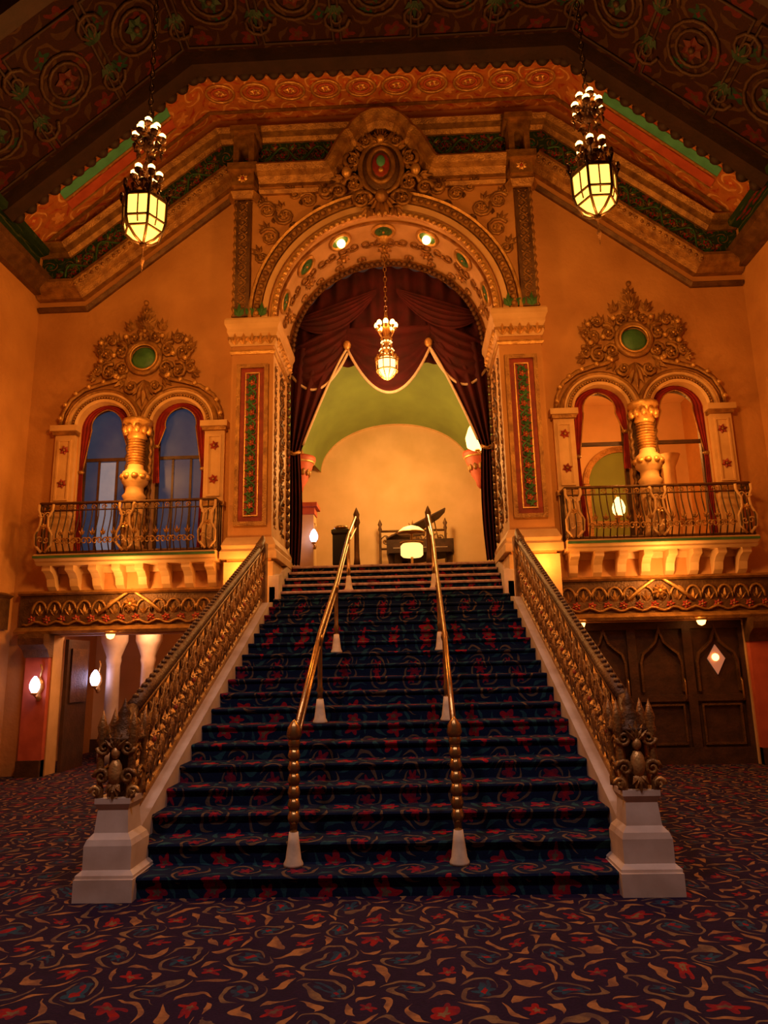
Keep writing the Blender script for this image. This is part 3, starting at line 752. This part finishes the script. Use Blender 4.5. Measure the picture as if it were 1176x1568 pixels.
# ---------------------------------------------------------------- curtain
b=B('swagged_curtain'); yc=13.1
def zt_(x): return SP+math.sqrt(max(0,1.93**2-x*x))
b.grid(lambda u,v:((u*2-1)*1.93,yc+.05*sin(u*70),7.4+v*(zt_((u*2-1)*1.93)-7.4)),120,6,m_drape)
def swag(x0,z0,x1,z1,sag,yy,top=.15,fr=True):
    def f(u,v):
        x=x0+(x1-x0)*u; zb=z0+(z1-z0)*u; s_=4*u*(1-u)
        z=zb+top*(1-v)-s_*sag*v
        return (x,yy-.12*s_*sin(pi*min(1,v*.9+.05))-.03*sin(v*34)*s_,z)
    b.grid(f,30,40,m_drape)
    if fr: b.tube([Vector(f(i/30,1))+Vector((0,-.01,0)) for i in range(31)],.028,m_fringe,6)
swag(-.80,7.72,.84,7.72,.95,13.0,.45)
swag(-1.9,7.2,-.75,7.75,.55,13.03,.6); swag(.8,7.75,1.9,7.2,.55,13.03,.6)
swag(-1.85,8.3,-.2,8.9,.5,13.0,.1,False); swag(.2,8.9,1.85,8.3,.5,13.0,.1,False)
for sg in(-1,1):
    def xin(z):
        if z>5.6:
            u=(7.75-z)/2.15; return .78+.95*u**.85
        return 1.73-.05*sin((5.6-z)*1.4)
    def f(u,v):
        z=7.75-(7.75-3.45)*v; xi=xin(z); x=xi+(1.92-xi)*u
        return (sg*x,12.99+.06*sin(u*22),z)
    b.grid(f,30,44,m_drape)
    b.tube([Vector(f(0,i/44*.97))+Vector((0,-.02,0)) for i in range(22)],.024,m_fringe,6)
    b.tube([(sg*1.72,12.92,5.62),(sg*1.83,12.88,5.56),(sg*1.93,12.92,5.62)],.035,m_bright,6)
    b.ball((sg*.8,12.95,7.78),(.08,.06,.1),m_bright,8,6)
b.done()

# ---------------------------------------------------------------- upper lobby
b=B('floor_upper_landing'); b.box(-2.6,2.6,13.25,18.2,H-.2,H,m_stair); b.done()
for sg,nm in((-1,'wall_lobby_left'),(1,'wall_lobby_right')):
    b=B(nm); b.M=Matrix.Scale(sg,4,(1,0,0))
    b.box(2.45,2.6,13.15,18,H,9.6,m_lobby)
    b.box(2.38,2.45,13.3,18,H,H+.25,m_cream); b.sweep([(13.3,6.5),(18,6.5)],[(0,2.45),(0,2.35),(.08,2.3),(.14,2.35),(.14,2.45)],m_gold,'yz')
    b.done()
b=B('wall_lobby_back')
b.box(-2.45,2.45,18,18.2,H,9.6,m_lobby)
b.sweep([(-1.95,6.6)]+[(1.95*cos(pi-pi*i/30),6.6+1.25*sin(pi-pi*i/30)) for i in range(31)],[(0,18),(0,17.93),(.08,17.93),(.08,18)],m_cream)
b.box(-2.45,2.45,17.94,18,H,H+.3,m_cream)
b.done()
b=B('ceiling_vault')
def vf(u,v):
    hw=2.45-.5*v; zc=2.55-1.3*v; a=pi*u
    return (-hw*cos(a),13.2+4.8*v,6.6+zc*sin(a))
b.grid(vf,32,12,m_vault)
b.done()
b=B('wall_corbel')
for sg in(1,-1):
    b.M=Matrix.Scale(sg,4,(1,0,0)); cx_=1.95 if sg>0 else 2.15
    b.lathe([(.02,5.45),(.08,5.52),(.1,5.62),(.2,5.78),(.22,5.92),(.30,6.06),(.32,6.16),(.37,6.22),(.37,6.3)],(cx_,15.6,0),m_rose,16)
    for k in range(12):
        a=2*pi*k/12; b.ball((cx_+.22*cos(a),15.6+.22*sin(a),5.95),(.055,.055,.11),m_gold,6,4)
    b.lathe([(.33,6.14),(.36,6.17),(.33,6.2)],(cx_,15.6,0),m_bright,16)
    b.box(cx_-.1,2.45,15.3,15.9,6.3,6.42,m_gold)
b.done()
b=B('pedestal')
b.box(-2.3,-1.7,15.2,15.8,H,H+.1,m_cream); b.box(-2.22,-1.78,15.28,15.72,H+.1,H+1.5,m_cream)
b.sweep([(-2.24,15.72),(-2.24,15.26),(-1.76,15.26),(-1.76,15.72)],[(-.0,H+1.5),(.05,H+1.5),(.1,H+1.58),(.1,H+1.66),(0,H+1.7)],m_rose,'xy')
b.box(-2.3,-1.7,15.2,15.8,H+1.66,H+1.76,m_rose); b.done(.01)
b=B('grand_piano'); px,py=.55,16.3
body=[(px-.75,py-.6),(px+.75,py-.6),(px+.75,py-.2),(px+.62,py+.2),(px+.3,py+.45),(px+.1,py+.8),(px-.2,py+1.0),(px-.6,py+.95),(px-.75,py+.7)]
b.plate(body,[],H+.62,H+.95,m_wood,'xy')
b.box(px-.7,px+.7,py-.8,py-.58,H+.62,H+.72,m_wood); b.box(px-.6,px+.6,py-.78,py-.6,H+.72,H+.74,m_base)
for x,y in((-.65,-.5),(.65,-.5),(-.35,.7)): b.lathe([(.05,0),(.04,.1),(.06,.3),(.08,.62)],(px+x,py+y,H),m_wood,10)
b.M=Matrix.Translation((px-.75,py,H+.97))@Matrix.Rotation(math.radians(-26),4,'Y')@Matrix.Translation((-px+.75,-py,0))
b.plate(body,[],0,.03,m_wood,'xy'); b.M=Matrix()
b.tube([(px+.45,py,H+.95),(px+.35,py,H+1.5)],.015,m_brass,6)
b.done()
b=B('carved_screen')
fx0,fx1,fy=-.42,1.22,17.6
for x in(fx0,fx1):
    b.lathe([(.07,0),(.05,.1),(.035,.2),(.03,1.5),(.05,1.55),(.03,1.62),(.06,1.68),(.0,1.82)],(x,fy,H),m_gold2,10)
b.tube([(fx0,fy,H+1.5),(fx1,fy,H+1.5)],.03,m_gold2,6); b.tube([(fx0,fy,H+1.05),(fx1,fy,H+1.05)],.025,m_gold2,6)
b.rinceau(lambda a,t,d:(fx0+a,fy-d,H+1.27+t),fx1-fx0,.36,m_gold2,m_gold,.5)
b.fan(lambda a,t,d:(.4+a,fy-d,t),0,H+1.5,pi/2,.28,.08,m_gold,5,1.8,.03)
b.done()
b=B('floor_lamp'); lx,ly=.36,15.1
b.lathe([(.2,0),(.2,.04),(.05,.08),(.03,.3),(.03,.95),(.05,1.0)],(lx,ly,H),m_brass,14)
b.lathe([(.30,.98),(.28,1.02),(.18,1.10),(.06,1.14)],(lx,ly,H),e_dim,20)
b.lathe([(.29,.95),(.32,.98),(.30,1.0)],(lx,ly,H),m_brass,20)
b.lathe([(.20,.46),(.24,.50),(.24,.70),(.20,.74)],(lx,ly,H),e_dim,16)
b.lathe([(.26,.74),(.26,.78),(.05,.80)],(lx,ly,H),m_brass,16)
b.done()
b=B('waste_bin'); b.box(-1.17,-.83,13.35,13.65,H,H+.06,m_black); b.lathe([(.2,.06),(.22,.1),(.22,.66),(.25,.7),(.25,.76),(.15,.8)],(-1.0,13.5,H),m_black,4,False,phase=pi/4); b.lathe([(.12,.8),(.14,.83),(.1,.86)],(-1.0,13.5,H),m_brass,14); b.done()
def sconce(x,y,z,em,s=1,dx=0,dy=-1):
    b=B('wall_sconce')
    bx,by=x-dx*.14,y-dy*.14
    b.lathe([(.02,-.2),(.05,-.14),(.03,-.08),(.07,0),(.06,.1),(.02,.18)],(bx,by,z),m_bright,10)
    b.tube([(bx,by,z-.05),((x+bx)/2,(y+by)/2,z-.14),(x,y,z-.1)],.015,m_bright,6)
    b.lathe([(.03,-.1),(.06,-.08),(.05,-.06)],(x,y,z),m_bright,10)
    b.lathe([(.05*s,-.06),(.09*s,0),(.1*s,.08*s),(.07*s,.17*s),(.02*s,.24*s)],(x,y,z),em,14)
    b.tube([(bx,by,z+.15),(bx+.03,by,z+.3),(bx,by,z+.38)],.015,m_bright,6)
    b.done()
sconce(-5.72,D-.28,1.36,e_cool,.8)
sconce(-5.45,13.0,1.42,e_cool,.9)
sconce(-1.75,15.06,H+.9,e_cool,.9)
sconce(1.78,14.2,6.0,e_lamp,2.4,-1,0)
sconce(4.5,14.0,4.48,e_lamp,1.3,0,-1)
b=B('ceiling_downlight')
for x in(2.98,4.85,-4.55): b.lathe([(.07,2.22),(.07,2.18),(.05,2.13),(.01,2.11)],(x,D-.26,0),e_amber,12); b.lathe([(.09,2.24),(.09,2.20),(.07,2.19)],(x,D-.26,0),m_bright,12)
b.done()

# ---------------------------------------------------------------- lanterns
def chain(b,x,y,z0,z1,m,r=.03):
    n=int((z1-z0)/.1)
    for i in range(n):
        z=z0+(i+.5)*(z1-z0)/n; k=i%2
        b.tube([(x+(r*cos(2*pi*j/8) if k else 0),y+(0 if k else r*cos(2*pi*j/8)),z+.062*sin(2*pi*j/8)) for j in range(8)],.009,m,4,True)
def lantern(x,y,zb):
    b=B('hanging_lantern'); c=(x,y,zb); hs=.82
    b.lathe([(r,z*hs) for r,z in((.03,-.02),(.12,.04),(.22,.16),(.245,.28),(.25,.62),(.2,.66))],c,e_lant,6,False)
    for k in range(6):
        a=2*pi*k/6
        b.tube([(x+q*cos(a),y+q*sin(a),zb+z*hs) for q,z in((.03,-.03),(.13,.03),(.235,.15),(.262,.28),(.268,.62),(.31,.74))],.018,m_iron,5)
        a2=a+pi/6
        b.tube([(x+q*cos(a2),y+q*sin(a2),zb+z*hs) for q,z in((.2,.18),(.222,.3),(.226,.6))],.010,m_gold2,4)
        b.ball((x+.3*cos(a),y+.3*sin(a),zb+.78*hs),(.03,.03,.06),m_gold2,6,4)
        b.fan(lambda aa,t,d,a=a:(x+(.25+d)*cos(a)-aa*sin(a),y+(.25+d)*sin(a)+aa*cos(a),t),0,zb+.6*hs,pi/2,.13,.06,m_gold2,3,1.4,.03)
    for z,r in((.28,.262),(.62,.268),(.14,.225)):
        b.tube([(x+r*cos(2*pi*k/6),y+r*sin(2*pi*k/6),zb+z*hs) for k in range(6)],.017,m_iron,5,True)
    b.lathe([(.27,.64*hs),(.2,.7*hs),(.08,.76*hs),(.05,.85*hs)],c,m_gold2,12)
    b.lathe([(0,-.42),(.015,-.3),(.03,-.25),(.012,-.2),(.012,-.08),(.05,-.03)],c,m_gold2,8)
    for zt,n,R in((.90,6,.15),(1.45,6,.16),(1.60,4,.09)):
        for k in range(n):
            a=2*pi*k/n+.2; q=(x+R*cos(a),y+R*sin(a),zb+zt)
            b.tube([(x,y,zb+zt-.1),(x+R*.6*cos(a),y+R*.6*sin(a),zb+zt-.14),(q[0],q[1],q[2]-.05)],.012,m_gold2,5)
            b.lathe([(.02,-.06),(.05,-.03),(.055,0)],q,m_gold2,8)
            b.ball((q[0],q[1],q[2]+.03),.048,e_bulb,8,5)
            b.ball((x+R*1.1*cos(a+.4),y+R*1.1*sin(a+.4),zb+zt-.08),(.04,.04,.03),m_gold,6,4)
            b.fan(lambda aa,t,d,a=a,R=R:(x+(R+d)*cos(a+.5)-aa*sin(a+.5),y+(R+d)*sin(a+.5)+aa*cos(a+.5),t),0,zb+zt-.12,-pi/2,.14,.06,m_gold2,3,1.6,.03)
        b.lathe([(.03,zt-.2),(.07,zt-.14),(.05,zt-.05),(.03,zt+.02)],c,m_gold2,10)
    b.tube([(x,y,zb+.65),(x,y,zb+.9)],.02,m_gold2,6)
    chain(b,x,y,zb+.9,zb+1.35,m_gold2); chain(b,x,y,zb+1.62,11.9,m_iron)
    b.done()
lantern(-2.80,7.6,6.68); lantern(2.66,7.6,6.79)

b=B('chandelier'); x,y=0,12.1; zb=6.72
b.lathe([(0,-.06),(.03,0),(.1,.04),(.15,.1),(.17,.3),(.14,.36)],(x,y,zb),e_chan,12)
for k in range(10):
    a=2*pi*k/10
    b.tube([(x+q*cos(a),y+q*sin(a),zb+z) for q,z in((.03,-.04),(.13,.03),(.19,.12),(.2,.3),(.11,.5),(.08,.75),(.16,.92))],.009,m_bright,4)
    b.ball((x+.2*cos(a),y+.2*sin(a),zb+.36),(.025,.025,.05),m_bright,6,4)
    b.ball((x+.12*cos(a),y+.12*sin(a),zb+.52),.022,e_chan,6,4)
    b.ball((x+.09*cos(a),y+.09*sin(a),zb+.68),.02,e_chan,6,4)
for z,r in((.12,.19),(.3,.2),(.5,.12),(.75,.1)): b.tube([(x+r*cos(2*pi*k/16),y+r*sin(2*pi*k/16),zb+z) for k in range(16)],.014,m_bright,5,True)
for k in range(8):
    a=2*pi*k/8; q=(x+.17*cos(a),y+.17*sin(a),zb+1.02)
    b.ball(q,(.05,.05,.065),e_bulb,8,5); b.lathe([(.015,-.1),(.04,-.05)],q,m_bright,8)
b.lathe([(.05,.5),(.04,.8),(.08,.9),(.05,1.1),(.02,1.3)],(x,y,zb),m_bright,10)
chain(b,x,y,zb+1.2,SP+HW,m_brass,.028); b.lathe([(.03,9.42),(.12,9.5),(.14,9.54)],(x,y,0),m_bright,12)
b.done()

# ---------------------------------------------------------------- lamps (light)
def pt(name,loc,e,c=(1,.47,.14),r=.15):
    l=bpy.data.lights.new(name,'POINT'); l.energy=e; l.color=c; l.shadow_soft_size=r
    o=bpy.data.objects.new(name,l); o.location=loc; scn.collection.objects.link(o)
W=(1,.37,.065)
for s in(-1,1):
    pt('lantern_light',(s*2.7,7.6,6.0),300,W,.25)
    pt('crown_light',(s*2.7,8.6,8.45),85,W,.2)
    pt('balcony_under_light',(s*4.3,11.1,2.95),44,(1,.42,.10),.1)
    pt('pier_light',(s*2.45,11.1,3.15),24,(1,.36,.06),.1)
    pt('window_light',(s*4.31,10.9,5.1),46,W,.1)
pt('chandelier_light',(0,12.1,6.45),90,(1,.42,.13),.15)
pt('curtain_light',(0,12.3,8.3),16,(1,.3,.1),.1)
pt('lobby_light',(0,15.5,6.0),290,(1,.52,.15),.3)
pt('gallery_light',(4.5,13.3,5.6),80,W,.1)
pt('gallery_blue_light',(-4.5,13.6,5.6),10,(.3,.5,1),.1)
pt('hall_light',(-4.4,12.6,2.4),50,(1,.45,.2),.1)
# added fill spots without fixtures, brightening floor and stairs but not the ceiling
for x in(-2.2,2.2):
    l=bpy.data.lights.new('foyer_fill_spot','SPOT'); l.energy=620; l.color=(1,.66,.62); l.spot_size=math.radians(78); l.spot_blend=1.0; l.shadow_soft_size=.3
    o=bpy.data.objects.new('foyer_fill_spot',l); o.location=(x,1.5,9.5); scn.collection.objects.link(o)
    o.rotation_euler=(Vector((-x*.3,6.4,0))-Vector(o.location)).to_track_quat('-Z','Y').to_euler()
w=bpy.data.worlds.new('world'); scn.world=w; w.use_nodes=True
w.node_tree.nodes['Background'].inputs[0].default_value=(1,.40,.25,1); w.node_tree.nodes['Background'].inputs[1].default_value=.045

cam=bpy.data.cameras.new('camera'); co=bpy.data.objects.new('camera',cam); scn.collection.objects.link(co)
cam.sensor_fit='VERTICAL'; cam.sensor_height=36; cam.lens=1110/1600*36; cam.clip_start=.05
co.matrix_world=Matrix.Translation((.32,0,1.6))@Matrix.Rotation(math.radians(2.05),4,'Z')@Matrix.Rotation(math.radians(90+12.2),4,'X')@Matrix.Rotation(math.radians(-1.25),4,'Z')
scn.camera=co
